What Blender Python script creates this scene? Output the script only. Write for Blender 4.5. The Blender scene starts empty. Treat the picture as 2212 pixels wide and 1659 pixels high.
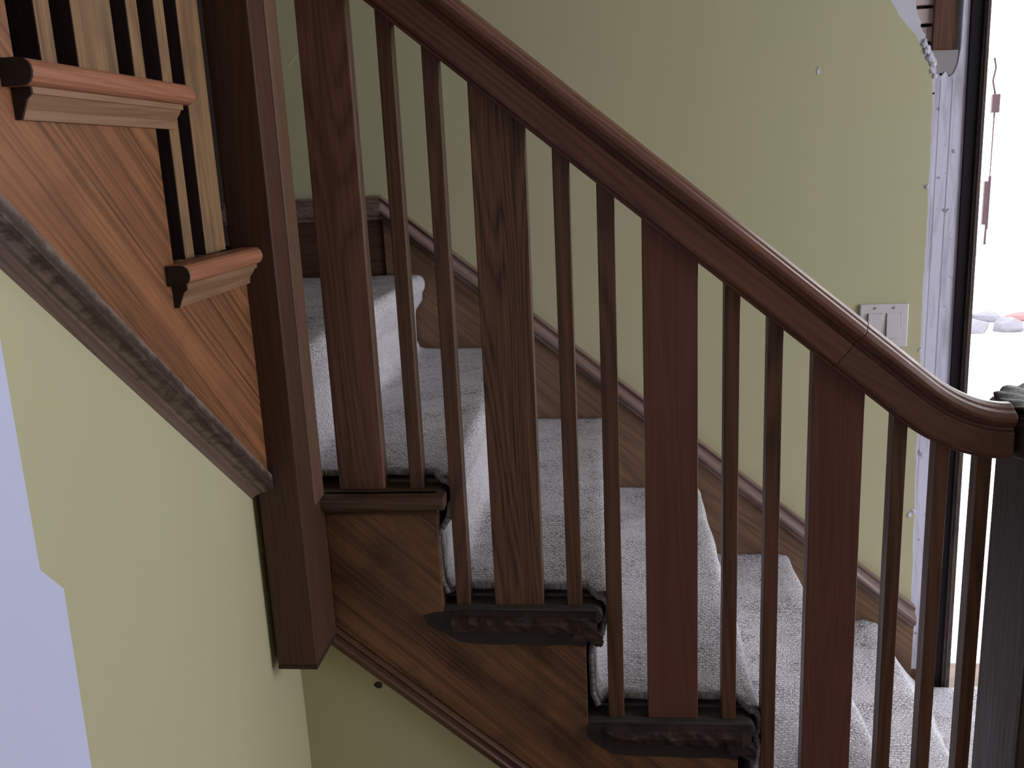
import bpy, bmesh, math, random
from mathutils import Vector, Matrix
random.seed(7)
C = bpy.context.scene.collection
SC = bpy.context.scene

# ------------------------------------------------------------------ camera
cam_d = bpy.data.cameras.new('camera'); cam = bpy.data.objects.new('camera', cam_d); C.objects.link(cam)
cam_d.sensor_width = 36.0; cam_d.lens = 2005.3 / 2212 * 36.0; cam_d.clip_start = 0.02
cR = Vector((0.99386163, 0.10067669, -0.04586127)); cU = Vector((0.02085833, 0.2365863, 0.97138656)); cF = Vector((-0.10864613, 0.96638043, -0.2330341))
cam.matrix_world = Matrix(((cR.x, cU.x, -cF.x, -0.0355), (cR.y, cU.y, -cF.y, -1.4431), (cR.z, cU.z, -cF.z, 1.5827), (0, 0, 0, 1)))
SC.camera = cam
# ------------------------------------------------------------------ world, lights, exposure
SC.view_settings.view_transform = 'Standard'; SC.view_settings.look = 'None'
SC.view_settings.exposure = 0.0; SC.view_settings.gamma = 1.0; SC.view_settings.use_curve_mapping = False
w = bpy.data.worlds.new('sky'); SC.world = w; w.use_nodes = True
bg = w.node_tree.nodes['Background']; bg.inputs[0].default_value = (0.93, 0.95, 1.0, 1); bg.inputs[1].default_value = 4.5

def area(name, loc, direction, sx, sy, energy, col):
    d = bpy.data.lights.new(name, 'AREA'); d.shape = 'RECTANGLE'; d.size = sx; d.size_y = sy; d.energy = energy; d.color = col
    o = bpy.data.objects.new(name, d); C.objects.link(o); o.location = loc
    o.rotation_euler = Vector(direction).to_track_quat('-Z', 'Y').to_euler(); return o
# daylight entering by the side window and the doorway; the rear lamp is an added fill
area('side_window_daylight', (3.04, -.35, 1.55), (-1, 0, -0.03), 1.7, 1.7, 44, (0.95, 0.98, 1.07))
area('rear_fill', (1.6, -3.25, 1.7), (-0.3, 1, -0.1), 1.0, 1.1, 3.0, (1.0, 0.93, 0.80))
p_ = area('doorway_portal', (1.42, 1.29, 1.13), (0, -1, 0), .96, 2.2, 1, (1, 1, 1)); p_.data.cycles.is_portal = True

# ------------------------------------------------------------------ materials
def mat(name, col=(.5, .5, .5), rough=.6, spec=.5):
    m = bpy.data.materials.new(name); m.use_nodes = True
    b = m.node_tree.nodes['Principled BSDF']
    b.inputs['Base Color'].default_value = (*col, 1); b.inputs['Roughness'].default_value = rough
    b.inputs['Specular IOR Level'].default_value = spec
    return m
class NT:
    def __init__(s, m): s.t = m.node_tree; s.b = s.t.nodes['Principled BSDF']
    def n(s, k, **kw):
        x = s.t.nodes.new(k)
        for a, v in kw.items(): setattr(x, a, v)
        return x
    def l(s, a, b): s.t.links.new(a, b)
    def math(s, op, a, b=None, c=None):
        x = s.n('ShaderNodeMath', operation=op)
        for i, v in enumerate((a, b, c)):
            if v is None: continue
            if isinstance(v, (int, float)): x.inputs[i].default_value = v
            else: s.l(v, x.inputs[i])
        return x.outputs[0]
    def mix(s, f, a, b):
        x = s.n('ShaderNodeMix', data_type='RGBA')
        for i, v in ((0, f), (6, a), (7, b)):
            if isinstance(v, (int, float)): x.inputs[i].default_value = v
            elif isinstance(v, tuple): x.inputs[i].default_value = (*v, 1)
            else: s.l(v, x.inputs[i])
        return x.outputs[2]
    def noise(s, vec, scale, detail=3, rough=.5, dist=0.):
        x = s.n('ShaderNodeTexNoise'); s.l(vec, x.inputs['Vector'])
        x.inputs['Scale'].default_value = scale; x.inputs['Detail'].default_value = detail
        x.inputs['Roughness'].default_value = rough; x.inputs['Distortion'].default_value = dist
        return x.outputs['Fac']
    def ramp(s, f, stops):
        x = s.n('ShaderNodeValToRGB'); s.l(f, x.inputs[0]); e = x.color_ramp.elements
        while len(e) < len(stops): e.new(.5)
        for i, (p, c) in enumerate(stops):
            e[i].position = p; e[i].color = (*c, 1) if isinstance(c, tuple) else (c, c, c, 1)
        return x.outputs[0]
    def mapping(s, vec, rot=(0, 0, 0), scale=(1, 1, 1)):
        x = s.n('ShaderNodeMapping'); s.l(vec, x.inputs[0]); x.inputs['Rotation'].default_value = rot; x.inputs['Scale'].default_value = scale
        return x.outputs[0]
    def bump(s, h, strength, dist):
        x = s.n('ShaderNodeBump'); x.inputs['Strength'].default_value = strength; x.inputs['Distance'].default_value = dist
        s.l(h, x.inputs['Height']); s.l(x.outputs[0], s.b.inputs['Normal'])

def wood(name, lo, hi, rot=(0, 0, 0), rings=9., fig=3.5, rough=.38, grime=0., stretch=.07, contrast=1.0, grimecol=(.02, .013, .01)):
    """stained oak; rot turns the grain direction of the board onto local Z"""
    m = mat(name, hi, rough); t = NT(m)
    tc = t.n('ShaderNodeTexCoord'); oi = t.n('ShaderNodeObjectInfo')
    off = t.n('ShaderNodeVectorMath', operation='ADD'); t.l(tc.outputs['Object'], off.inputs[0])
    sc = t.n('ShaderNodeVectorMath', operation='SCALE'); sc.inputs[0].default_value = (5.3, 3.1, 7.7); t.l(oi.outputs['Random'], sc.inputs['Scale'])
    t.l(sc.outputs[0], off.inputs[1])
    v1 = t.mapping(off.outputs[0], rot=rot)
    v2 = t.mapping(v1, scale=(1, 1, stretch))
    nf = t.noise(v2, fig * 2.2, 2, .45, .25)
    fr = t.math('FRACT', t.math('MULTIPLY', nf, rings * 3.0))
    tri = t.math('ABSOLUTE', t.math('SUBTRACT', fr, .5))
    ring = t.ramp(tri, [(.0, 1.0), (.22, .45), (.5, .0)])
    v3 = t.mapping(v1, scale=(1, 1, .025))
    pore = t.ramp(t.noise(v3, 260, 3, .6), [(.35, 1.), (.62, 0.)])
    broad = t.noise(v2, 9, 3, .6)
    f = t.math('ADD', t.math('MULTIPLY', ring, .45 * contrast), t.math('MULTIPLY', pore, .35 * contrast))
    f = t.math('ADD', f, t.math('MULTIPLY', t.math('SUBTRACT', broad, .5), .9))
    f = t.math('MINIMUM', t.math('MAXIMUM', f, 0.), 1.)
    col = t.mix(f, hi, lo)
    if grime > 0:
        g = t.ramp(t.noise(off.outputs[0], 9, 5, .62), [(.48, 0.), (.72, grime)])
        col = t.mix(g, col, grimecol)
    t.b.inputs['Specular IOR Level'].default_value = .28
    t.l(col, t.b.inputs['Base Color'])
    t.l(t.math('ADD', t.math('MULTIPLY', pore, .15), rough), t.b.inputs['Roughness'])
    t.bump(pore, .12, -.0006)
    return m

SL = math.atan2(.2114, .255)          # pitch of the stairs
LO, HI = (.036, .016, .011), (.175, .083, .056)
M = {}
M['post'] = wood('stained_oak_upright', LO, HI)
M['post_b'] = wood('stained_oak_flat_sawn', (.032, .015, .008), (.17, .082, .045), rings=12, fig=4.5, contrast=1.25)
M['post_c'] = wood('red_stained_oak', (.045, .016, .012), (.135, .052, .037), contrast=.55)
M['thin'] = wood('stained_oak_slat', (.030, .014, .009), (.125, .058, .034), rings=7)
M['newel'] = wood('stained_oak_newel', (.028, .013, .009), (.078, .037, .024), contrast=.7)
M['newel_light'] = wood('lighter_oak_edge', (.07, .038, .025), (.17, .095, .062), contrast=.6)
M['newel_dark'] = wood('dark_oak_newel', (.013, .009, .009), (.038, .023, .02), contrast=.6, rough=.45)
M['worn'] = wood('worn_oak_slat', (.07, .035, .017), (.27, .155, .075), contrast=.9, grime=.45, rough=.6, grimecol=(.06, .05, .038))
M['rail'] = wood('stained_oak_rail', LO, (.16, .068, .043), rot=(0, math.pi / 2 - SL, 0), rings=8, rough=.27, contrast=.9)
M['string'] = wood('oak_stringer', (.055, .025, .013), (.205, .098, .045), rot=(0, math.pi / 2 - SL - .06, 0), rings=6, fig=2.6, rough=.42, grime=.6, contrast=1.35, stretch=.04)
M['string_up'] = wood('orange_oak_stringer', (.075, .030, .013), (.30, .125, .055), rot=(math.pi / 2 + SL + .07, 0, 0), rings=8, fig=3.2, rough=.42, grime=.25, stretch=.03, contrast=1.25)
M['mould_up'] = wood('dusty_moulding', (.10, .068, .056), (.22, .155, .13), rot=(math.pi / 2 + SL, 0, 0), grime=.0, rough=.45, grimecol=(.045, .022, .014))
M['mould_low'] = wood('oak_cove_moulding', (.03, .013, .008), (.10, .046, .026), rot=(0, math.pi / 2 - SL, 0), rough=.35)
M['skirt'] = wood('oak_skirt_board', (.07, .038, .022), (.20, .115, .07), rot=(0, math.pi / 2 - SL, 0), rings=6, rough=.5)
M['skirt_mould'] = wood('oak_skirt_moulding', (.075, .043, .036), (.24, .15, .125), rot=(0, math.pi / 2 - SL, 0), rough=.14)
M['skirt_mould'].node_tree.nodes['Principled BSDF'].inputs['Specular IOR Level'].default_value = .8
M['tread'] = wood('oak_tread', (.035, .018, .013), (.11, .056, .036), rot=(0, math.pi / 2, 0), grime=.5, rough=.45)
M['nosing_up'] = wood('reddish_oak_nosing', (.17, .06, .032), (.36, .15, .085), rot=(math.pi / 2, 0, 0), contrast=.8, rough=.4)
M['cove_up'] = wood('oak_cove', (.12, .065, .035), (.27, .15, .085), rot=(math.pi / 2, 0, 0), contrast=.8, rough=.45)
M['broken'] = wood('splintered_dark_wood', (.012, .008, .007), (.055, .03, .023), rot=(0, math.pi / 2, 0), grime=.9, rough=.8, contrast=1.3)
M['glue_and_end'] = mat('glue_stain_and_dark_end', (.018, .011, .009), .7)
M['greywood'] = wood('grey_unfinished_wood', (.025, .022, .018), (.075, .064, .052), rot=(0, math.pi / 2, 0), grime=.5, rough=.8)
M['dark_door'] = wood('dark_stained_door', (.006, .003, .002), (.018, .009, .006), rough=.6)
M['stud'] = wood('brown_stud', (.05, .022, .013), (.12, .055, .035), rough=.7)
M['frame_dark'] = mat('dark_frame_paint', (.008, .006, .008), .6, .15)
M['frame_brown'] = wood('weathered_frame', (.03, .022, .019), (.11, .08, .07), rough=.6)

def paint(name, base, alt, marks=False):
    m = mat(name, base, .62, .35); t = NT(m); tc = t.n('ShaderNodeTexCoord')
    f = t.noise(tc.outputs['Object'], 2.2, 4, .55)
    col = t.mix(t.ramp(f, [(.35, 0.), (.65, 1.)]), base, alt)
    t.l(col, t.b.inputs['Base Color'])
    t.bump(t.noise(tc.outputs['Object'], 170, 3, .6), .10, .002)
    return m
M['green'] = paint('sage_green_paint', (.465, .425, .265), (.445, .43, .27))
M['primer'] = paint('bare_white_plaster', (.58, .585, .80), (.54, .545, .74))
M['white'] = mat('white_ceiling_paint', (.42, .42, .42), .8)
M['plaster'] = paint('crumbled_plaster', (.62, .62, .72), (.5, .5, .56))
M['lath'] = paint('plaster_keys', (.55, .44, .42), (.33, .25, .24))
M['plate'] = mat('switch_plastic', (.58, .54, .56), .35)
M['screw'] = mat('screw_metal', (.2, .19, .18), .4)
M['porch_white'] = mat('porch_white_paint', (.8, .8, .82), .8)
M['ground_pale'] = mat('pale_paving', (.75, .75, .74), .9)
M['rod'] = mat('pinkish_rod_metal', (.12, .07, .095), .5)
M['spot'] = mat('dark_hole', (.03, .03, .02), .9)
M['padding'] = mat('carpet_pad', (.10, .10, .095), .95)
M['rubble_red'] = mat('red_brick_fragment', (.28, .15, .15), .9)
M['rubble_grey'] = mat('grey_fragment', (.20, .19, .22), .9)

# painted stub boards of the stripped jamb
m = mat('scraped_white_paint', (.5, .49, .58), .6); t = NT(m); tc = t.n('ShaderNodeTexCoord')
v = t.mapping(tc.outputs['Object'], scale=(1, 1, .12))
s1 = t.ramp(t.noise(v, 45, 3, .6), [(.45, 0.), (.7, .8)])
s2 = t.ramp(t.noise(tc.outputs['Object'], 30, 3, .6), [(.66, 0.), (.72, .8)])
t.l(t.mix(s2, t.mix(s1, (.60, .585, .72), (.33, .31, .37)), (.10, .09, .12)), t.b.inputs['Base Color']); M['scraped'] = m

# floor boards
m = mat('oak_floor', (.12, .06, .03), .4); t = NT(m); tc = t.n('ShaderNodeTexCoord')
br = t.n('ShaderNodeTexBrick'); t.l(tc.outputs['Object'], br.inputs[0]); br.inputs['Scale'].default_value = 1; br.inputs['Brick Width'].default_value = .9
br.inputs['Row Height'].default_value = .06; br.inputs['Mortar Size'].default_value = .001
br.inputs['Color1'].default_value = (.16, .08, .04, 1); br.inputs['Color2'].default_value = (.10, .05, .025, 1); br.inputs['Mortar'].default_value = (.02, .01, .006, 1)
t.l(br.outputs[0], t.b.inputs['Base Color']); M['floor'] = m

# carpet: looped wool in rows, grubby along the cut edge; uv = metres along the runner / across the stair
m = mat('cream_loop_carpet', (.5, .48, .5), .95, .1); t = NT(m)
uv = t.n('ShaderNodeUVMap'); uv.uv_map = 'UVMap'
wn = t.n('ShaderNodeTexNoise'); t.l(uv.outputs[0], wn.inputs['Vector']); wn.inputs['Scale'].default_value = 38; wn.inputs['Detail'].default_value = 3
wa = t.n('ShaderNodeVectorMath', operation='SCALE'); t.l(wn.outputs['Color'], wa.inputs[0]); wa.inputs['Scale'].default_value = .022
ad = t.n('ShaderNodeVectorMath', operation='ADD'); t.l(uv.outputs[0], ad.inputs[0]); t.l(wa.outputs[0], ad.inputs[1])
mp = t.mapping(ad.outputs[0], scale=(1, 1, 1))
br = t.n('ShaderNodeTexBrick'); t.l(mp, br.inputs[0]); br.inputs['Scale'].default_value = 1
br.inputs['Brick Width'].default_value = .012; br.inputs['Row Height'].default_value = .0085; br.inputs['Mortar Size'].default_value = .0017
br.inputs['Mortar Smooth'].default_value = 1.0
loops = br.outputs['Fac']
sel = t.ramp(t.noise(uv.outputs[0], 11, 3, .6), [(.38, .15), (.62, 1.)])
fleck = t.ramp(t.noise(ad.outputs[0], 115, 2, .6), [(.36, 1.), (.50, 0.)])
at = t.n('ShaderNodeAttribute'); at.attribute_name = 'wear'
dk = t.math('MULTIPLY', t.math('MULTIPLY', t.math('MAXIMUM', t.math('MULTIPLY', loops, .75), t.math('MULTIPLY', fleck, .85)), sel), at.outputs['Fac'])
tone = t.mix(t.noise(uv.outputs[0], 5, 3, .5), (.70, .67, .72), (.58, .555, .58))
col = t.mix(dk, tone, (.17, .155, .165))
sx = t.n('ShaderNodeSeparateXYZ'); tcc = t.n('ShaderNodeTexCoord'); t.l(tcc.outputs['Object'], sx.inputs[0])
edge = t.math('ADD', sx.outputs[1], t.math('MULTIPLY', t.math('SUBTRACT', t.noise(tcc.outputs['Object'], 38, 3, .6), .5), .12))
dirt = t.ramp(edge, [(.0, .85), (.035, .5), (.09, .0)])
t.l(t.mix(dirt, col, (.10, .09, .085)), t.b.inputs['Base Color'])
hgt = t.math('SUBTRACT', t.math('SUBTRACT', 1.0, t.math('MULTIPLY', loops, .7)), t.math('MULTIPLY', fleck, .3))
t.bump(hgt, .8, .004); M['carpet'] = m

# ------------------------------------------------------------------ mesh helpers
def obj(name, bm, m, parent=None, smooth=False, bevel=0., loc=None):
    me = bpy.data.meshes.new(name)
    bmesh.ops.recalc_face_normals(bm, faces=bm.faces[:])
    bm.to_mesh(me); bm.free()
    o = bpy.data.objects.new(name, me); C.objects.link(o)
    for k in (m if isinstance(m, (list, tuple)) else [m]): me.materials.append(k)
    if smooth:
        for p in me.polygons: p.use_smooth = True
    if bevel > 0:
        b = o.modifiers.new('edge', 'BEVEL'); b.width = bevel; b.segments = 2; b.limit_method = 'ANGLE'; b.angle_limit = .6
    if parent: o.parent = parent
    if loc: o.location = loc
    return o
def box(bm, x0, x1, y0, y1, z0, z1, mi=0):
    r = bmesh.ops.create_cube(bm, size=1.)
    for v in r['verts']:
        v.co = Vector(((x0 + x1) / 2 + v.co.x * (x1 - x0), (y0 + y1) / 2 + v.co.y * (y1 - y0), (z0 + z1) / 2 + v.co.z * (z1 - z0)))
    if mi:
        for f in {f for v in r['verts'] for f in v.link_faces}: f.material_index = mi
    return r['verts']
def B(*a):
    bm = bmesh.new(); box(bm, *a); return bm
def prism(bm, pts, plane, a, b, mi=0):
    """polygon pts in plane 'xz','yz','xy' pushed from a to b along the third axis"""
    def P(p, d):
        return {'xz': (p[0], d, p[1]), 'yz': (d, p[0], p[1]), 'xy': (p[0], p[1], d)}[plane]
    va = [bm.verts.new(P(p, a)) for p in pts]; vb = [bm.verts.new(P(p, b)) for p in pts]
    fs = [bm.faces.new(va), bm.faces.new(vb[::-1])]
    n = len(pts)
    for i in range(n): fs.append(bm.faces.new((va[i], vb[i], vb[(i + 1) % n], va[(i + 1) % n])))
    for f in fs: f.material_index = mi
    return va + vb
def PR(pts, plane, a, b):
    bm = bmesh.new(); prism(bm, pts, plane, a, b); return bm
def sweep(bm, prof, path, frames, cap=True):
    """prof: (a, b) pairs; frames[i] = (origin, A, B)"""
    rings = []
    for (o, A, Bv) in frames:
        rings.append([bm.verts.new(Vector(o) + Vector(A) * p[0] + Vector(Bv) * p[1]) for p in prof])
    n = len(prof)
    for i in range(len(rings) - 1):
        for j in range(n):
            bm.faces.new((rings[i][j], rings[i][(j + 1) % n], rings[i + 1][(j + 1) % n], rings[i + 1][j]))
    if cap: bm.faces.new(rings[0][::-1]); bm.faces.new(rings[-1])
def thing(name, label, cat, loc=(0, 0, 0), group=None):
    o = bpy.data.objects.new(name, None); C.objects.link(o); o.location = loc
    o['label'] = label; o['category'] = cat
    if group: o['group'] = group
    return o
def tag(o, label, cat, group=None):
    o['label'] = label; o['category'] = cat
    if group: o['group'] = group
    return o
def struct(o, label=None):
    o['kind'] = 'structure'
    if label: o['label'] = label
    return o

# ------------------------------------------------------------------ key dimensions
H, R, W = .2114, .255, 1.1467
S = H / R
ZA = 5 * H; XA = -.3165               # first tread below the landing: height and nose
def rail_z(x): return 1.4992 - S * x
def low_z(x): return .380 - S * x     # lower edge of the lower stringer

# ------------------------------------------------------------------ setting
CEIL = 3.4
struct(obj('floor', B(-1.8, 3.1, -3.3, W + .14, -.06, 0), M['floor']), 'brown oak strip floor of the hall')
struct(obj('ceiling', B(-1.8, 3.1, -3.3, W + .14, CEIL, CEIL + .06), M['white']), 'white ceiling over the hall')

# far wall with its ragged stripped edge and a doorway
edge = [(.806, 0), (.822, .083), (.817, .278), (.811, .495), (.805, .705), (.804, .907), (.799, 1.102), (.799, 1.228), (.8, 1.351), (.797, 1.472), (.797, 1.589), (.795, 1.705),
        (.789, 1.75), (.783, 1.773), (.767, 1.796), (.760, 1.819), (.747, 1.848), (.724, 1.871), (.700, 1.90), (.681, 1.934), (.66, 1.98), (.63, 2.10), (.66, 2.3)]
def jag(pts, n, amp):
    out = []
    for (a, b), (c, d) in zip(pts[:-1], pts[1:]):
        for k in range(n):
            f = k / n; out.append((a + (c - a) * f + random.uniform(-amp, amp), b + (d - b) * f))
    out.append(pts[-1]); return out
je = jag(edge, 5, .0016)
wb = bmesh.new()
prism(wb, [(-1.8, 0)] + je + [(.66, CEIL), (-1.8, CEIL)], 'xz', W, W + .012)
box(wb, -1.8, .60, W + .012, W + .12, 0, CEIL)
box(wb, .66, 3.1, W, W + .12, 2.3, CEIL)
box(wb, 1.95, 3.1, W, W + .12, 0, 2.3)
wall_back = struct(obj('wall_back', wb, M['green']), 'sage green stairwell wall behind the lower stairs')
# white plaster layer showing round the hole
pe = [(.798, 1.70), (.802, 1.77), (.798, 1.789), (.79, 1.806), (.78, 1.823), (.77, 1.846), (.76, 1.863), (.751, 1.892), (.741, 1.931), (.72, 2.0), (.71, 2.3)]
pb = bmesh.new()
prism(pb, [(.60, 1.70)] + jag(pe, 5, .0025) + [(.60, 2.3)], 'xz', W + .0022, W + .03)
prism(pb, [(.60, 0)] + jag([(x + .006, z) for x, z in edge[:12]], 4, .0018) + [(.60, 1.705)], 'xz', W + .0022, W + .03)
obj('exposed_plaster', pb, M['plaster'], wall_back)
# crumbs of plaster on the ragged edge
cb = bmesh.new()
for (x, z) in ((.792, 1.775), (.783, 1.79), (.775, 1.806), (.768, 1.822), (.79, 1.757), (.776, 1.812), (.787, 1.783), (.797, 1.745), (.770, 1.832), (.794, 1.468), (.807, .56), (.800, 1.03), (.797, .55)):
    r = bmesh.ops.create_icosphere(cb, subdivisions=2, radius=random.uniform(.005, .009))
    for v in r['verts']:
        v.co *= random.uniform(.75, 1.25); v.co.y *= .5; v.co += Vector((x, W, z))
obj('plaster_crumbs', cb, M['plaster'], wall_back)
lb = bmesh.new()
z = 1.70
while z < 2.28:
    h = .036; box(lb, .70, .80, W + .022 + random.uniform(0, .004), W + .034, z, z + h); z += .044
box(lb, .60, .80, W + .10, W + .118, 0, 2.3)
obj('lath', lb, M['lath'], wall_back, bevel=.003)
obj('stud', B(.792, .850, W + .012, W + .10, 1.80, 2.3), M['stud'], wall_back, bevel=.002)
sb = bmesh.new(); prism(sb, jag([(.793, 1.74), (.815, 1.752), (.845, 1.742)], 5, .003) + [(.853, 1.77), (.854, 1.806), (.79, 1.808)], 'xz', W + .006, W + .06)
obj('broken_plaster_block', sb, paint('grey_plaster', (.36, .33, .34), (.25, .23, .24)), wall_back)
obj('white_speck', (lambda b: (prism(b, [(.504, 1.768), (.507, 1.764), (.512, 1.766), (.513, 1.773), (.510, 1.778), (.508, 1.785), (.506, 1.778), (.503, 1.773)], 'xz', W - .0012, W + .001), b)[1])(bmesh.new()), M['plaster'], wall_back)
obj('scratch', (lambda b: (prism(b, [(-.905, 1.858), (-.895, 1.862), (-.868, 1.892), (-.874, 1.890)], 'xz', W - .0006, W + .001), b)[1])(bmesh.new()), paint('pale_scuff', (.56, .57, .40), (.56, .57, .42)), wall_back)

# stripped jamb boards beside the doorway
jb = bmesh.new()
top = [(.796, 1.748), (.806, 1.752), (.814, 1.744), (.824, 1.756), (.834, 1.742), (.845, 1.750), (.853, 1.772), (.858, 1.81)]
prism(jb, [(.826, .055), (.800, .11), (.796, 1.0)] + top + [(.858, 2.3), (.871, 2.3), (.890, .9), (.890, .055)], 'xz', W + .004, W + .10)
jamb = struct(obj('trim_1', jb, M['scraped'], bevel=.0015), 'scraped white door jamb with its casing stripped off')
obj('plinth', B(.803, .892, W - .006, W + .11, 0, .058), M['stud'], jamb, bevel=.002)
gb = bmesh.new(); prism(gb, [(.845, .10), (.843, 1.735), (.8455, 1.735), (.8475, .10)], 'xz', W + .0036, W + .006)
prism(gb, [(.816, .2), (.814, 1.735), (.8152, 1.735), (.8172, .2)], 'xz', W + .0036, W + .006)
obj('board_joint', gb, mat('joint_dirt', (.36, .34, .42), .8), jamb)
# dark doorway frame
fb = bmesh.new()
prism(fb, [(.892, 0), (.874, 2.3), (.906, 2.3), (.914, 0)], 'xz', W - .002, W + .09)
box(fb, .87, 1.95, W - .002, W + .09, 2.24, 2.3)
box(fb, 1.90, 1.95, W - .002, W + .09, 0, 2.24)
door = struct(obj('door_1', fb, M['frame_dark'], bevel=.001), 'dark open doorway to the bright outside')
fb = bmesh.new(); prism(fb, [(.914, 0), (.906, 2.24), (.920, 2.24), (.936, 0)], 'xz', W - .008, W + .11)
prism(fb, [(.921, 0), (.911, 2.24), (.9135, 2.24), (.9245, 0)], 'xz', W - .013, W)
obj('door_stop', fb, M['frame_brown'], door, bevel=.003)

# sloping skirt board on the far wall, then level along the landing
XC = -.667
SK = lambda x: .942 - S * x
kb = bmesh.new()
prism(kb, [(XC, 1.23), (XC, SK(XC) - .03), (.822, SK(.822) - .03), (.822, .02), (.80, .0), (.10, .30), (-.50, .80)], 'xz', W - .018, W + .002)
skirt = struct(obj('trim_2', kb, M['skirt'], bevel=.002), 'brown oak skirt board climbing the far wall')
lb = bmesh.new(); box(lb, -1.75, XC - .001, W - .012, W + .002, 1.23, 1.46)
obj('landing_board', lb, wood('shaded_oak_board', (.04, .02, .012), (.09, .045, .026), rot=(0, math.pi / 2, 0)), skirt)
prof = [(0, -.050), (-.019, -.050), (-.021, -.042), (-.027, -.040), (-.033, -.036), (-.037, -.030), (-.038, -.023), (-.035, -.015), (-.029, -.009), (-.021, -.007), (-.020, -.004), (-.020, .003), (-.025, .005), (-.025, .009), (-.012, .012), (0, .012)]
mb = bmesh.new()
c = 1 / math.cos(SL)
zL = SK(XC)
frames = [((-1.75, W, zL - .002), (0, 1, 0), (0, 0, 1)), ((XC, W, zL), (0, 1, 0), (0, 0, 1.06)), ((.822, W, SK(.822)), (0, 1, 0), (0, 0, 1.12))]
sweep(mb, prof, None, frames)
obj('skirt_moulding', mb, M['skirt_mould'], skirt, smooth=False)

# dark doorway on the landing, behind the upper flight
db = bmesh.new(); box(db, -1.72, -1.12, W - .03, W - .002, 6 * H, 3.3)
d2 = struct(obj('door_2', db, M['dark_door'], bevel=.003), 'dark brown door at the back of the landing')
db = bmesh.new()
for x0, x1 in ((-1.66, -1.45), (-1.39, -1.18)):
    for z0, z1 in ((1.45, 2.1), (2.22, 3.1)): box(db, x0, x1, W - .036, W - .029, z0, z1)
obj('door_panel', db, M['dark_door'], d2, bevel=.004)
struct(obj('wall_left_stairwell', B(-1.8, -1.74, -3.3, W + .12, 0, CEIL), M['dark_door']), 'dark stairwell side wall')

# walls of the hall
def up_z(y): return 1.142 - S * (y + .143)     # lower edge line of the upper stringer (without moulding)
wl = bmesh.new()
prism(wl, [(.0, 0), (.0, up_z(0) - .02), (-.654, up_z(-.654) - .02), (-.656, 1.216), (-.625, 1.181), (-.630, .975), (-.636, 0)], 'yz', -.596, -.66)
wall_left = struct(obj('wall_left', wl, M['green']), 'sage green wall under the upper stairs')
pp = bmesh.new()
prism(pp, [(-.656, 1.216), (-.654, up_z(-.654) - .02), (-1.50, up_z(-1.50) - .02), (-1.50, CEIL), (-3.3, CEIL), (-3.3, 0), (-.636, 0), (-.630, .975), (-.625, 1.181)], 'yz', -.596, -.66)
obj('bare_plaster_patch', pp, M['primer'], wall_left)
wu = bmesh.new(); prism(wu, [(-.66, 0), (.455, 0), (-.6, low_z(-.6)), (-.66, low_z(-.6))], 'xz', -.012, .05)
wall_under = struct(obj('wall_front', wu, M['green']), 'sage green wall under the lower stairs')
ho = bmesh.new(); bmesh.ops.create_circle(ho, cap_ends=True, segments=14, radius=.007)
for v in ho.verts: v.co = Vector((-.458 + v.co.x * random.uniform(.8, 1.2), -.0128, .698 + v.co.y))
obj('nail_hole', ho, M['spot'], wall_under)
struct(obj('wall_right', (lambda b: (box(b, 3.0, 3.1, -3.3, -1.25, 0, CEIL), box(b, 3.0, 3.1, .55, W + .12, 0, CEIL), box(b, 3.0, 3.1, -1.25, .55, 0, .65), box(b, 3.0, 3.1, -1.25, .55, 2.45, CEIL), b)[-1])(bmesh.new()), M['green']), 'sage green wall with a window')
struct(obj('wall_rear', B(-1.8, 3.1, -3.36, -3.3, 0, CEIL), M['green']), 'sage green wall opposite the stairs')
wf = bmesh.new()
for a in ((2.97, 3.02, -1.31, -1.24, .58, 2.5), (2.97, 3.02, .54, .61, .58, 2.5), (2.97, 3.02, -1.31, .61, .58, .65), (2.97, 3.02, -1.31, .61, 2.45, 2.52), (3.0, 3.03, -1.25, .55, 1.53, 1.57)): box(wf, *a)
struct(obj('window_2', wf, M['mould_low'], bevel=.004), 'wooden window frame in the side wall')

# ------------------------------------------------------------------ outside, beyond the doorway
struct(obj('ground', B(-3, 16, W + .14, 18, -.10, -.03), M['ground_pale']), 'pale ground outside the doorway')
pf = bmesh.new()
box(pf, 1.20, 2.6, 2.50, 2.55, 1.885, 1.925); box(pf, 1.20, 2.6, 2.50, 2.55, 1.12, 1.15)
box(pf, 1.18, 1.24, 2.48, 2.56, -.03, 2.4); box(pf, 2.6, 2.66, 2.48, 2.56, -.03, 2.4); box(pf, 1.18, 2.66, 2.48, 2.56, 2.36, 2.44)
struct(obj('window_1', pf, M['porch_white'], bevel=.004), 'white porch frame outside the doorway')
rb = thing('hanging_rod', 'thin pinkish rod with a bracket hanging in the bright doorway', 'rod', (1.455, 2.49, 1.75))
def tube(bm, pts, r, seg=8):
    fr = []
    for i, p in enumerate(pts):
        a = Vector(pts[max(i - 1, 0)]); b = Vector(pts[min(i + 1, len(pts) - 1)]); d = (b - a).normalized()
        A = d.cross(Vector((0, 1, .01))).normalized(); Bv = d.cross(A)
        rr = r[i] if isinstance(r, (list, tuple)) else r
        fr.append((p, A * rr, Bv * rr))
    sweep(bm, [(math.cos(k * 2 * math.pi / seg), math.sin(k * 2 * math.pi / seg)) for k in range(seg)], None, fr)
bm = bmesh.new(); tube(bm, [(0.006, 0, -.05), (.006, 0, -.33), (.004, 0, -.58)], [.0035, .0022, .005]); rd = obj('rod', bm, M['rod'], rb, smooth=True)
bm = bmesh.new(); box(bm, -.008, .022, -.01, .01, -.07, 0); obj('bracket', bm, M['rod'], rb, bevel=.003)
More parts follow.
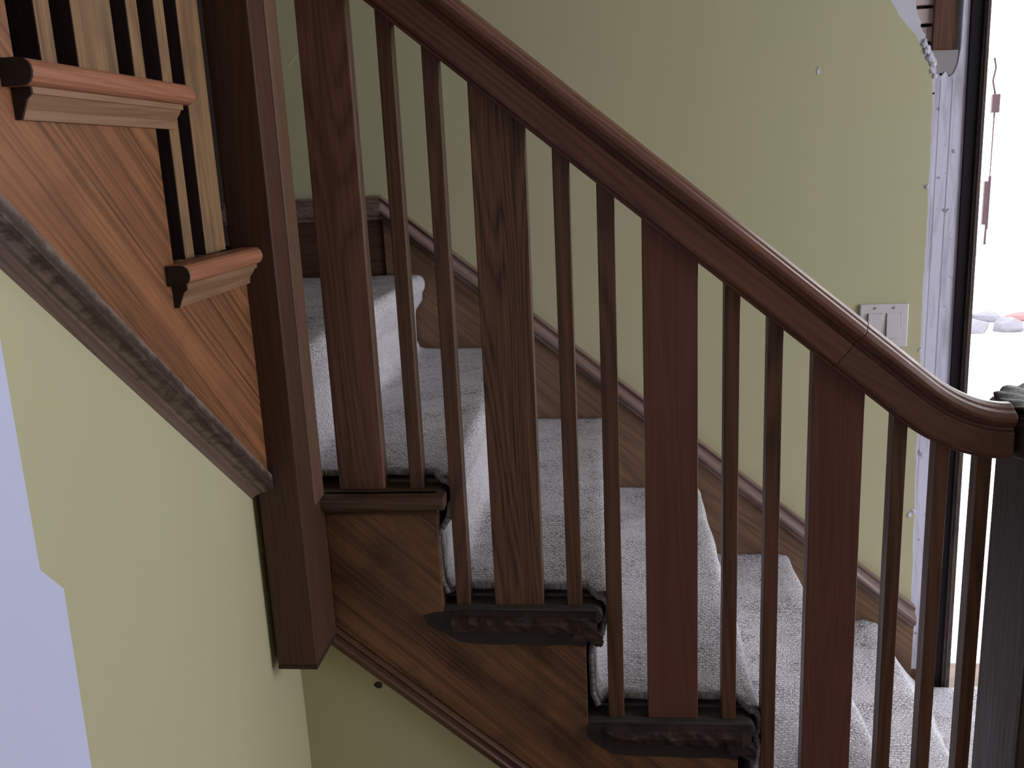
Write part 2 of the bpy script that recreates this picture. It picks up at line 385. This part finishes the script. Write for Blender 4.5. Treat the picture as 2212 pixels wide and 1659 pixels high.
bm = bmesh.new(); box(bm, -.014, .001, -.008, .008, -.5, -.33); box(bm, .001, .011, -.006, .006, -.52, -.31); obj('grip', bm, M['rod'], rd, bevel=.002)
bm = bmesh.new(); tube(bm, [(.006, 0, -.01), (-.004, .01, .05), (.008, .02, .10), (.0, .02, .135)], .004); obj('cord', bm, M['rod'], rb, smooth=True)
# low heap of demolition debris on the ground outside
for i in range(18):
    bm = bmesh.new(); red = i % 3 == 0
    bmesh.ops.create_icosphere(bm, subdivisions=2, radius=1.)
    ax = (random.uniform(.10, .26), random.uniform(.05, .09), random.uniform(.03, .07)) if red else (random.uniform(.13, .17), random.uniform(.08, .12), random.uniform(.06, .10))
    for v in bm.verts:
        v.co *= random.uniform(.8, 1.12); v.co = Vector((v.co.x * ax[0], v.co.y * ax[1], max(v.co.z, -.4) * ax[2]))
    kind = 'reddish' if red else 'grey'
    o = obj('debris_chunk', bm, M['rubble_red'] if red else M['rubble_grey'], loc=(2.75 + (i % 9) * .30, 6.8 + (i // 9) * .5, -.03 + .4 * ax[2]))
    o.rotation_euler = (0, 0, random.uniform(-.25, .25))
    tag(o, kind + ' chunk of debris lying on the bright ground outside the doorway', 'debris', kind + ' debris outside the doorway')

# ------------------------------------------------------------------ lower staircase
NB = -.045     # outer plane of return nosings
st = thing('lower_staircase', 'lower flight of brown oak stairs with open stringer and carpeted treads', 'stairs', (0, 0, 0))
pts = [(-.520, low_z(-.520))]
pts += [(-.520, ZA - .028)]
for k in range(0, 6):
    x = XA - .016 + k * R if k == 0 else XA - .030 + k * R
    z = ZA - k * H - .028
    pts += [(x, z), (x, ZA - (k + 1) * H - .028)] if k < 5 else []
xe = XA - .030 + 4 * R
pts = [(-.524, low_z(-.524)), (-.524, ZA - .028)]
for k in range(5):
    x = XA + k * R - (.016 if k == 0 else .030)
    pts.append((x, ZA - k * H - .028))
    if k < 4: pts.append((x, ZA - (k + 1) * H - .028))
    else: pts.append((x, 0))
pts.append((.4584, 0))
obj('stringer', PR(pts, 'xz', -.015, .035), M['string'], st, bevel=.0015)
LT = {}
for k in range(5):
    z = ZA - k * H; x1 = XA + k * R; x0 = x1 - R - .03
    if k == 0: x0 = -.598
    bm = bmesh.new(); n = 6
    nose = [(x1 - .014 + .014 * math.sin(a), z - .014 - .014 * math.cos(a)) for a in [math.pi * i / n for i in range(n + 1)]]
    prism(bm, [(x0, z - .028)] + nose + [(x0, z)], 'xz', -.012 if k else -.02, W - .02)
    LT[k] = obj('tread', bm, M['tread'] if k == 0 else M['greywood'], st, bevel=.001)
    obj('riser', B(x1 - .048, x1 - .030, 0.0, W - .02, z - H, z - .028), M['tread'], st)
bm = B(-.620, -.602, .0, W - .02, ZA - .028, 6 * H - .028); obj('riser', bm, M['tread'], st)
bm = bmesh.new(); prism(bm, [(-1.74, 6 * H - .028), (XA - R - .003, 6 * H - .028), (XA - R, 6 * H - .014), (XA - R - .003, 6 * H), (-1.74, 6 * H)], 'xz', -.02, W)
obj('landing', bm, M['tread'], st)
# intact return nosing and cove under the first tread
bm = bmesh.new(); n = 6
ny = [(NB + .005 - .005 * math.sin(a), (ZA - .011) - .011 * math.cos(a)) for a in [math.pi * i / n for i in range(n + 1)]]
prism(bm, [(-.010, ZA - .022)] + ny + [(-.010, ZA)], 'yz', -.521, XA + .002)
obj('return_nosing', bm, M['tread'], LT[0], bevel=.001)
bm = bmesh.new(); prism(bm, [(-.015, ZA - .038), (-.019, ZA - .038), (-.022, ZA - .033), (-.030, ZA - .027), (-.032, ZA - .022), (-.015, ZA - .022)], 'yz', -.521, XA - .012)
obj('cove_moulding', bm, M['tread'], LT[0])
# treads with their return nosings torn off: splintered blocks, stain and broken ends
def rough(bm, amp, cuts=3):
    bmesh.ops.subdivide_edges(bm, edges=bm.edges[:], cuts=cuts, use_grid_fill=True)
    for v in bm.verts: v.co += Vector((random.uniform(-amp, amp), random.uniform(-amp, amp) * .8, random.uniform(-amp, amp)))
for k in (1, 2, 3):
    z = ZA - k * H; x1 = XA + k * R
    bm = bmesh.new()
    xs = [x1 - .255 + .245 * i / 16 for i in range(17)]
    top_ = [(x, z - .006 - random.uniform(0, .003)) for x in xs]; bot = [(x, z - .033 - random.uniform(0, .006)) for x in xs]
    va = [bm.verts.new((x, -.026 - random.uniform(0, .008), zz)) for x, zz in top_]; vb = [bm.verts.new((x, -.022 - random.uniform(0, .008), zz)) for x, zz in bot]
    vc = [bm.verts.new((x, -.012, z - .033)) for x in xs]; vd = [bm.verts.new((x, -.012, z - .004)) for x in xs]
    vm = [bm.verts.new((x, -.030 - random.uniform(0, .010), z - .018 + random.uniform(-.004, .004))) for x in xs]
    for i in range(16):
        for p, q in ((vd, va), (va, vm), (vm, vb), (vb, vc)): bm.faces.new((p[i], p[i + 1], q[i + 1], q[i]))
    bm.faces.new([q[0] for q in (vd, va, vm, vb, vc)]); bm.faces.new([q[16] for q in (vd, va, vm, vb, vc)][::-1])
    o = obj('splintered_edge', bm, M['broken'], LT[k]); o['label'] = 'dark splintered tread edge where the nosing broke off'
    bm = bmesh.new()
    stain = [(x1 - .305, z - .012), (x1 - .285, z - .006), (x1 - .25, z - .004), (x1 - .031, z - .03), (x1 - .031, z - .068), (x1 - .06, z - .064), (x1 - .10, z - .066), (x1 - .15, z - .064), (x1 - .21, z - .064), (x1 - .245, z - .060), (x1 - .27, z - .044), (x1 - .30, z - .028)]
    if k > 1: stain[0] = (x1 - .29, z - .012); stain[-1] = (x1 - .285, z - .03)
    prism(bm, jag(stain + [stain[0]], 3, .0015)[:-1], 'xz', -.0172, -.0145)
    o = obj('stain', bm, M['glue_and_end'], st); o['label'] = 'dark stain left by the missing nosing'
    bm = bmesh.new(); prism(bm, [(x1 - .05, z - .020), (x1 - .030, z - .022), (x1 - .004, z - .036), (x1 + .000, z - .050), (x1 - .002, z - .060), (x1 - .010, z - .060), (x1 - .024, z - .052), (x1 - .05, z - .048)], 'xz', -.030, -.016)
    rough(bm, .0012, 2); o = obj('broken_nosing_end', bm, M['broken'], LT[k]); o['label'] = 'broken end of the tread nosing hanging at an angle'
# moulding along the foot of the stringer
mp_ = [(0, .0), (-.024, .0), (-.027, .004), (-.027, .014), (-.023, .018), (-.021, .026), (-.0235, .032), (-.020, .036), (-.0165, .037), (0, .042)]
bm = bmesh.new(); sweep(bm, mp_, None, [((-.541, 0, low_z(-.541) - .040), (0, 1, 0), (0, 0, 1)), ((.42, 0, low_z(.42) - .040), (0, 1, 0), (0, 0, 1))])
obj('base_moulding', bm, M['mould_low'], st, bevel=.0008)

# ------------------------------------------------------------------ upper staircase (turns towards the camera)
us = thing('upper_staircase', 'upper flight of orange oak stairs with bare treads and stringer', 'stairs', (0, 0, 0))
XS = -.565; NU = -.535
def nose_y(k): return -.0475 - k * R        # k = 0 first tread above the landing
def uz(k): return (7 + k) * H
pts = [(-.136, up_z(-.136)), (-.136, uz(0) - .028)]
NUP = 5
for k in range(1, NUP):
    yr = -.102 - (k) * R
    pts += [(yr, uz(k - 1) - .028), (yr, uz(k) - .028)]
yl = -.102 - NUP * R
pts += [(yl, uz(NUP - 1) - .028), (yl, up_z(yl))]
obj('stringer', PR(pts, 'yz', XS, XS - .035), M['string_up'], us, bevel=.001)
for k in range(NUP):
    z = uz(k); y1 = nose_y(k); y0 = -.102 - (k + 1) * R
    bm = bmesh.new(); n = 6
    if k == 0:
        prism(bm, [(y0, z - .028), (y1, z - .028), (y1, z), (y0, z)], 'yz', -.60, -1.74)
    else:
        nose = [(y1 - .014 + .014 * math.sin(a), z - .014 - .014 * math.cos(a)) for a in [math.pi * i / n for i in range(n + 1)]]
        prism(bm, [(y0, z - .028)] + nose + [(y0, z)], 'yz', XS + .0, -1.74)
    ut = obj('tread', bm, M['cove_up'], us)
    obj('riser', B(-1.74, XS - .006 if k else -.60, -.102 - k * R - .018, -.102 - k * R, z - H, z - .028), M['tread'], us)
    # return nosing, rounded at the front, capped darker at the back
    ye = y1 if k else -.138
    bm = bmesh.new(); nx = [(NU - .011 + .011 * math.sin(a), z - .012 - .012 * math.cos(a)) for a in [math.pi * i / 8 for i in range(9)]]
    prism(bm, [(XS - .004, z - .024)] + nx + [(XS - .004, z)], 'xz', y0 - .022, ye)
    o = obj('return_nosing', bm, M['nosing_up'], ut, smooth=False, bevel=.002); o['label'] = 'reddish rounded return nosing'
    bm = bmesh.new(); prism(bm, [(XS, z - .052), (XS + .006, z - .052), (XS + .007, z - .043), (XS + .014, z - .034), (XS + .016, z - .030), (XS + .019, z - .030), (XS + .019, z - .024), (XS, z - .024)], 'xz', y0 - .010, ye - (.016 if k else 0))
    obj('cove_moulding', bm, M['cove_up'], ut)
    bm = bmesh.new(); yb = y0 - .022
    prism(bm, [(XS - .004, z - .024)] + nx + [(XS - .004, z)], 'xz', yb - .003, yb - .0002)
    prism(bm, [(XS, z - .052), (XS + .006, z - .052), (XS + .014, z - .034), (XS + .019, z - .030), (XS + .019, z - .024), (XS, z - .024)], 'xz', yb + .009, yb + .0118)
    o = obj('dark_end', bm, M['glue_and_end'], ut); o['label'] = 'dark end face of the nosing'
up_prof = [(-.031, 0), (-.004, 0), (-.004, -.003), (.005, -.0035), (.006, -.005), (.006, -.026), (.003, -.028), (-.001, -.028), (-.004, -.030), (-.010, -.033), (-.015, -.033), (-.018, -.036), (-.026, -.040), (-.031, -.044)]
bm = bmesh.new(); sweep(bm, up_prof, None, [((XS, y, up_z(y)), (1, 0, 0), (0, 0, 1)) for y in (-.137, -1.37)])
mm = M['mould_up']; t = NT(mm)
tc = t.n('ShaderNodeTexCoord'); sp = t.n('ShaderNodeSeparateXYZ'); t.l(tc.outputs['Object'], sp.inputs[0])
acr = t.math('ADD', sp.outputs[2], t.math('MULTIPLY', t.math('ADD', sp.outputs[1], .143), S))      # height above the slope line
mv = t.mapping(tc.outputs['Object'], scale=(1, 1, 1))
ww = t.math('MULTIPLY', t.math('SUBTRACT', t.noise(mv, 60, 3, .6), .5), .026)
dd = t.math('ABSOLUTE', t.math('SUBTRACT', t.math('ADD', acr, ww), 1.142 - .020))
sm = t.ramp(dd, [(.0, .95), (.007, .75), (.013, 0.)])
old = t.b.inputs['Base Color'].links[0].from_socket
t.l(t.mix(sm, old, (.030, .016, .010)), t.b.inputs['Base Color'])
o = obj('wide_moulding', bm, M['mould_up'], us); o['label'] = 'dusty grey moulding with worn dark smears'

# ------------------------------------------------------------------ newels
nw = thing('newel_post', 'tall brown oak newel post where the two flights meet, its foot hanging free', 'newel post', (-.5525, -.08, .80))
bm = B(-.0325, .0325, -.056, .006, .007, 1.65); obj('post', bm, M['newel'], nw, bevel=.002)
bm = bmesh.new(); prism(bm, [(-.0325, -.056), (.0325, -.056), (.0325, .057), (-.0325, .057)], 'xy', 0.0, .007)
obj('foot', bm, M['newel_dark'], nw, bevel=.001)
bm = B(-.0325, .0325, .006, .057, .007, .30); obj('post_foot_block', bm, M['newel'], nw, bevel=.002)
o = obj('half_post', B(-.0325, .0345, .0065, .057, .257, 1.65), M['newel_light'], nw, bevel=.002); o['label'] = 'lighter oak edge strip'

sn = thing('newel_post', 'dark square newel post at the bottom of the handrail, carved rosette on top', 'newel post', (.690, .045, 0))
obj('post', B(-.085, .085, -.085, .086, 0, 1.098), M['newel_dark'], sn, bevel=.003)
obj('base_block', B(-.098, .098, -.098, .098, 0, .19), M['newel_dark'], sn, bevel=.005)
def lathe(bm, prof, seg=48, wob=None):
    rings = []
    for i, (r, z) in enumerate(prof):
        ring = []
        for k in range(seg):
            a = 2 * math.pi * k / seg; rr, zz = (r, z) if not wob else wob(r, z, a)
            ring.append(bm.verts.new((rr * math.cos(a), rr * math.sin(a), zz)))
        rings.append(ring)
    for i in range(len(rings) - 1):
        for k in range(seg): bm.faces.new((rings[i][k], rings[i][(k + 1) % seg], rings[i + 1][(k + 1) % seg], rings[i + 1][k]))
    bm.faces.new(rings[0][::-1]); bm.faces.new(rings[-1])
bm = bmesh.new()
lathe(bm, [(.060, 1.098), (.114, 1.099), (.120, 1.104), (.122, 1.115), (.122, 1.140), (.118, 1.145), (.124, 1.152), (.128, 1.160), (.127, 1.166), (.121, 1.170), (.118, 1.172), (.10, 1.173), (.06, 1.173)])
o = obj('cap', bm, M['newel_dark'], sn, smooth=True); o.location = (0, 0, 0)
bm = bmesh.new()
def petal(r, z, a):
    k = abs(math.sin(a * 7 + (r * 40)))
    return (r * (1 + .03 * k), z + .006 * k * (r / .11))
lathe(bm, [(.116, 1.171), (.118, 1.174), (.112, 1.177), (.085, 1.179), (.060, 1.178), (.04, 1.179), (.02, 1.181), (.004, 1.182)], 80, petal)
o = obj('carved_rosette', bm, M['newel_dark'], sn, smooth=True); o.location = (0, 0, 0); o['label'] = 'carved rosette with swirling lobes'

# ------------------------------------------------------------------ handrail
hr = thing('handrail', 'moulded brown oak handrail sloping down across the lower balustrade', 'handrail', (0, 0, 0))
rp = [(-.018, 0), (-.018, .005), (-.026, .007), (-.027, .012), (-.027, .045), (-.023, .048), (-.022, .052), (-.029, .056), (-.034, .063), (-.034, .069), (-.029, .076), (-.020, .079), (-.017, .082), (-.006, .086)]
rp = rp + [(-a, b) for a, b in rp[::-1]]
cs, sn_ = math.cos(SL), math.sin(SL)
YR = .012
def fr(x, z, th): return ((x, YR, z), (0, 1, 0), (math.sin(th), 0, math.cos(th)))
bm = bmesh.new(); sweep(bm, rp, None, [fr(x, rail_z(x), SL) for x in (-.5195, -.3, 0, .2985)]); obj('rail', bm, M['rail'], hr, bevel=.001)
pth = [fr(x, rail_z(x), SL) for x in (.299, .34, .38)]
P0, P1, P2 = Vector((.40, rail_z(.40))), Vector(((1.4992 - 1.100) / S, 1.100)), Vector((.572, 1.100))
for i in range(13):
    tt = i / 12; p = P0 * (1 - tt) ** 2 + P1 * 2 * tt * (1 - tt) + P2 * tt * tt; d = (P1 - P0) * (1 - tt) + (P2 - P1) * tt
    pth.append(fr(p.x, p.y, -math.atan2(d.y, d.x)))
bm = bmesh.new(); sweep(bm, rp, None, pth)
o = obj('easing', bm, wood('easing_oak', LO, (.135, .060, .043), rot=(0, math.pi / 2 - SL + .15, 0), rings=6, rough=.25, contrast=.6), hr, bevel=.001); o['label'] = 'curved end of the rail past a butt joint'
# rail of the upper flight
ur = thing('upper_handrail', 'oak handrail above the worn balusters of the upper stairs', 'handrail', (0, 0, 0))
ru = lambda y: 2.03 - S * (y + .14)
bm = bmesh.new(); sweep(bm, rp, None, [((-.588, y, ru(y)), (1, 0, 0), (0, -math.sin(SL) * -1, math.cos(SL))) for y in (-.138, -1.3)]); obj('rail', bm, M['rail'], ur)

# ------------------------------------------------------------------ balusters
def baluster(x0, x1, y0, y1, z0, ztop0, ztop1, m, label, group, along='x', name='baluster'):
    bm = bmesh.new(); cx, cy = (x0 + x1) / 2, (y0 + y1) / 2
    if along == 'x': prism(bm, [(x0 - cx, 0), (x1 - cx, 0), (x1 - cx, ztop1 - z0), (x0 - cx, ztop0 - z0)], 'xz', y0 - cy, y1 - cy)
    else: prism(bm, [(y0 - cy, 0), (y1 - cy, 0), (y1 - cy, ztop1 - z0), (y0 - cy, ztop0 - z0)], 'yz', x0 - cx, x1 - cx)
    o = obj(name, bm, m, bevel=.0015, loc=(cx, cy, z0)); tag(o, label, 'baluster', group); return o
GB = 'balusters of the lower flight'
lows = [
 (-.4985, -.4135, 0, 'post', 'wide flat baluster beside the tall newel post on the top carpeted step', 'w'),
 (-.3775, -.3485, 0, 'thin', 'narrow baluster with pale grain standing nearest the nose of the top carpeted step', 't'),
 (-.3110, -.2820, 1, 'thin', 'narrow baluster on the second step, directly left of the wavy grained wide one', 't'),
 (-.2441, -.1585, 1, 'post_b', 'wide flat baluster with bold wavy grain on the second step', 'w'),
 (-.1210, -.0945, 1, 'thin', 'narrow baluster just right of the wavy grained wide baluster', 't'),
 (-.0555, -.0285, 2, 'thin', 'narrow baluster at the back of the third step, left of the plain reddish wide baluster', 't'),
 (.0115, .0970, 2, 'post_c', 'plain reddish wide baluster standing above the lower of the two stained broken tread edges', 'w'),
 (.1340, .1610, 2, 'thin', 'narrow baluster nearest the nose of the third step', 't'),
 (.1990, .2270, 3, 'thin', 'narrow baluster between the two plain reddish wide ones, nearer the switch side', 't'),
 (.2665, .3525, 3, 'post_c', 'plain reddish wide baluster under the joint in the handrail', 'w'),
 (.3885, .4190, 3, 'thin', 'narrow baluster under the start of the rail curve', 't'),
 (.4525, .4840, 4, 'thin', 'narrow baluster in front of the dark doorway frame', 't'),
 (.5150, .5480, 4, 'thin', 'last narrow baluster squeezed beside the dark bottom newel', 't'),
]
def rz(x):
    if x <= .40: return rail_z(x)
    for i in range(200):
        tt = i / 199; p = P0 * (1 - tt) ** 2 + P1 * 2 * tt * (1 - tt) + P2 * tt * tt
        if p.x >= x: return p.y
    return 1.1
BD = .030
for x0, x1, k, mk, lab, kind in lows:
    if x0 > -.0355: x0 = -.0355 + (x0 + .0355) * (1 + BD / 1.4431)
    else: x1 = -.0355 + (x1 + .0355) * (1 + BD / 1.4431) if x1 < -.0355 else x1
    baluster(x0, x1, 0, BD, ZA - k * H, rz(x0) + .004, rz(x1) + .004, M[mk], lab, GB)
GU = 'balusters of the upper flight'
ups = [(-.205, -.137, 0, 'wide worn baluster standing against the tall newel post'),
 (-.270, -.242, 0, 'narrow worn baluster passing behind the higher reddish nosing'),
 (-.341, -.313, 1, 'narrow worn baluster at the rounded end of the higher reddish nosing'),
 (-.461, -.377, 1, 'wide worn yellowish baluster on the higher reddish nosing'),
 (-.528, -.500, 1, 'narrow worn baluster at the left end of the higher reddish nosing'),
 (-.596, -.568, 2, 'narrow worn baluster above the highest visible stringer corner'),
 (-.716, -.632, 2, 'wide worn baluster on the third bare tread'),
 (-.783, -.755, 2, 'narrow worn baluster at the back of the third bare tread')]
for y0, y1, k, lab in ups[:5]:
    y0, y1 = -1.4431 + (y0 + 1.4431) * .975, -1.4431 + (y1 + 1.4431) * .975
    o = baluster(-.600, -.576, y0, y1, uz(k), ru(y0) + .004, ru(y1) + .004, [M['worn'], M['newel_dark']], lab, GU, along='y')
    for p in o.data.polygons:          # worn wood on the hall side only, the other faces get the darker oak
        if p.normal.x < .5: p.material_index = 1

# ------------------------------------------------------------------ carpet runner
prof = []     # (x, z, waterfall weight, near-edge kind)
def add(x, z, wgt, kind): prof.append((x, z, wgt, kind, CK[0]))
CK = [-1]
z = 6 * H; x1 = XA - R
for i in range(26): add(-1.70 + (x1 - .02 + 1.70) * i / 25, z + .018, 0, 't')
SPREAD = {-1: (0, 0), 0: (0.004, .012), 1: (.0, .02), 2: (.012, .062), 3: (.02, .062), 4: (.03, .15)}
for k in range(-1, 5):
    CK[0] = k
    z = ZA - k * H; x1 = XA + k * R
    for a in range(0, 7):
        th = math.pi * a / 6 * .80
        add(x1 - .006 + .021 * math.sin(th), z - .010 + .028 * math.cos(th), 0, 'n')
    zb = z - H + .018
    fs = z - .040
    for i in range(1, 10):
        f = i / 10; s_ = f * f * (3 - 2 * f) if k < 2 else f
        add(x1 + .012 + (-.030) * min(1, f * 3.2 if k < 2 else f), fs + (zb + .012 - fs) * f, s_, 'r')
    add(x1 - .010, zb + .006, 1, 'r')
    nx = XA + (k + 1) * R - .006 if k < 4 else 1.9
    n = 12 if k < 4 else 24
    for i in range(n):
        f = i / n; add(x1 + .004 + (nx - x1 - .004) * f, zb, max(0, 1 - f * 5), 't')
    # remember the step index for the fold amplitude
bm = bmesh.new(); uvl = bm.loops.layers.uv.new('UVMap'); wl_ = bm.verts.layers.float.new('wear')
NY = 64
import mathutils
nz = mathutils.noise
rows = []; s = 0; px = None
for idx, (x, z, wgt, kind, k) in enumerate(prof):
    if px is not None: s += math.hypot(x - px[0], z - px[1])
    px = (x, z)
    near, far = SPREAD[k]
    ya = {'t': .032, 'n': .004, 'r': .001}[kind]
    if x > .70: ya = .15
    if x < -.60: ya = -.08
    row = []
    for j in range(NY + 1):
        f = j / NY; y = ya + (W - .030 - ya) * f
        if j in (0, NY): y += nz.noise(Vector((s * 60, j, 0))) * .004
        off = (near + (far - near) * f) * wgt
        # creases and sag
        cz = nz.noise(Vector((x * 9, y * 5, 1.3))) * .004
        ck = nz.noise(Vector((s * 4 + y * 7, y * 2.2 - s * 3, 4.2))) * (.017 if k >= 2 else .006)
        if kind == 'r': X = x + off + abs(ck); Z = z
        elif kind == 'n': X = x + ck * .4; Z = z + cz * .5
        else: X = x + off; Z = z + cz + (abs(ck) * .9 if k >= 1 else 0)
        if kind == 't' and f < .03: Z += .006
        vv = bm.verts.new((X, y, Z)); vv[wl_] = {'t': 1., 'n': .55, 'r': .4}[kind]
        row.append((vv, s, y))
    rows.append(row)
for a, b in zip(rows[:-1], rows[1:]):
    for j in range(NY):
        f = bm.faces.new((a[j][0], a[j + 1][0], b[j + 1][0], b[j][0]))
        for lp, q in zip(f.loops, (a[j], a[j + 1], b[j + 1], b[j])): lp[uvl].uv = (q[1], q[2])
rn = thing('stair_carpet', 'worn cream loop carpet draped down the lower stairs', 'carpet', (0, 0, 0))
cp = obj('pile', bm, M['carpet'], rn, smooth=True)
md = cp.modifiers.new('thick', 'SOLIDIFY'); md.thickness = .009; md.offset = -1
# rubber pad edge seen as a dark line under the carpet
for k in range(0, 4):
    z = ZA - k * H; x1 = XA + k * R
    bm = bmesh.new(); box(bm, x1 - R - .02 if k else -.51, x1 - .01, .034, .30, z + .0002, z + .006)
    o = obj('underlay', bm, M['padding'], rn); o['label'] = 'dark grey underlay'

# ------------------------------------------------------------------ light switch
sw = thing('light_switch', 'double rocker light switch plate on the green wall above the handrail', 'light switch', (.699, W, 1.101))
bm = B(-.064, .064, -.008, 0, -.060, .060); pl = obj('plate', bm, M['plate'], sw, bevel=.003)
for sx_, tilt in ((-.025, .05), (.024, -.06)):
    bm = B(-.0175, .0175, -.004, .004, -.034, .034)
    o = obj('rocker', bm, M['plate'], sw, bevel=.001, loc=(sx_, -.0085, 0)); o.rotation_euler = (tilt, 0, 0)
    bm = bmesh.new()
    for a in ((-.0195, -.0178, -.036, .036), (.0178, .0195, -.036, .036)): box(bm, a[0] + sx_, a[1] + sx_, -.0084, -.0078, a[2], a[3])
    obj('gap', bm, M['screw'], pl)
    for zz in (.049, -.049):
        bm = bmesh.new(); bmesh.ops.create_cone(bm, cap_ends=True, segments=12, radius1=.0035, radius2=.003, depth=.002)
        bmesh.ops.rotate(bm, verts=bm.verts, cent=(0, 0, 0), matrix=Matrix.Rotation(math.pi / 2, 3, 'X'))
        obj('screw', bm, M['screw'], pl, loc=(sx_, -.0086, zz))
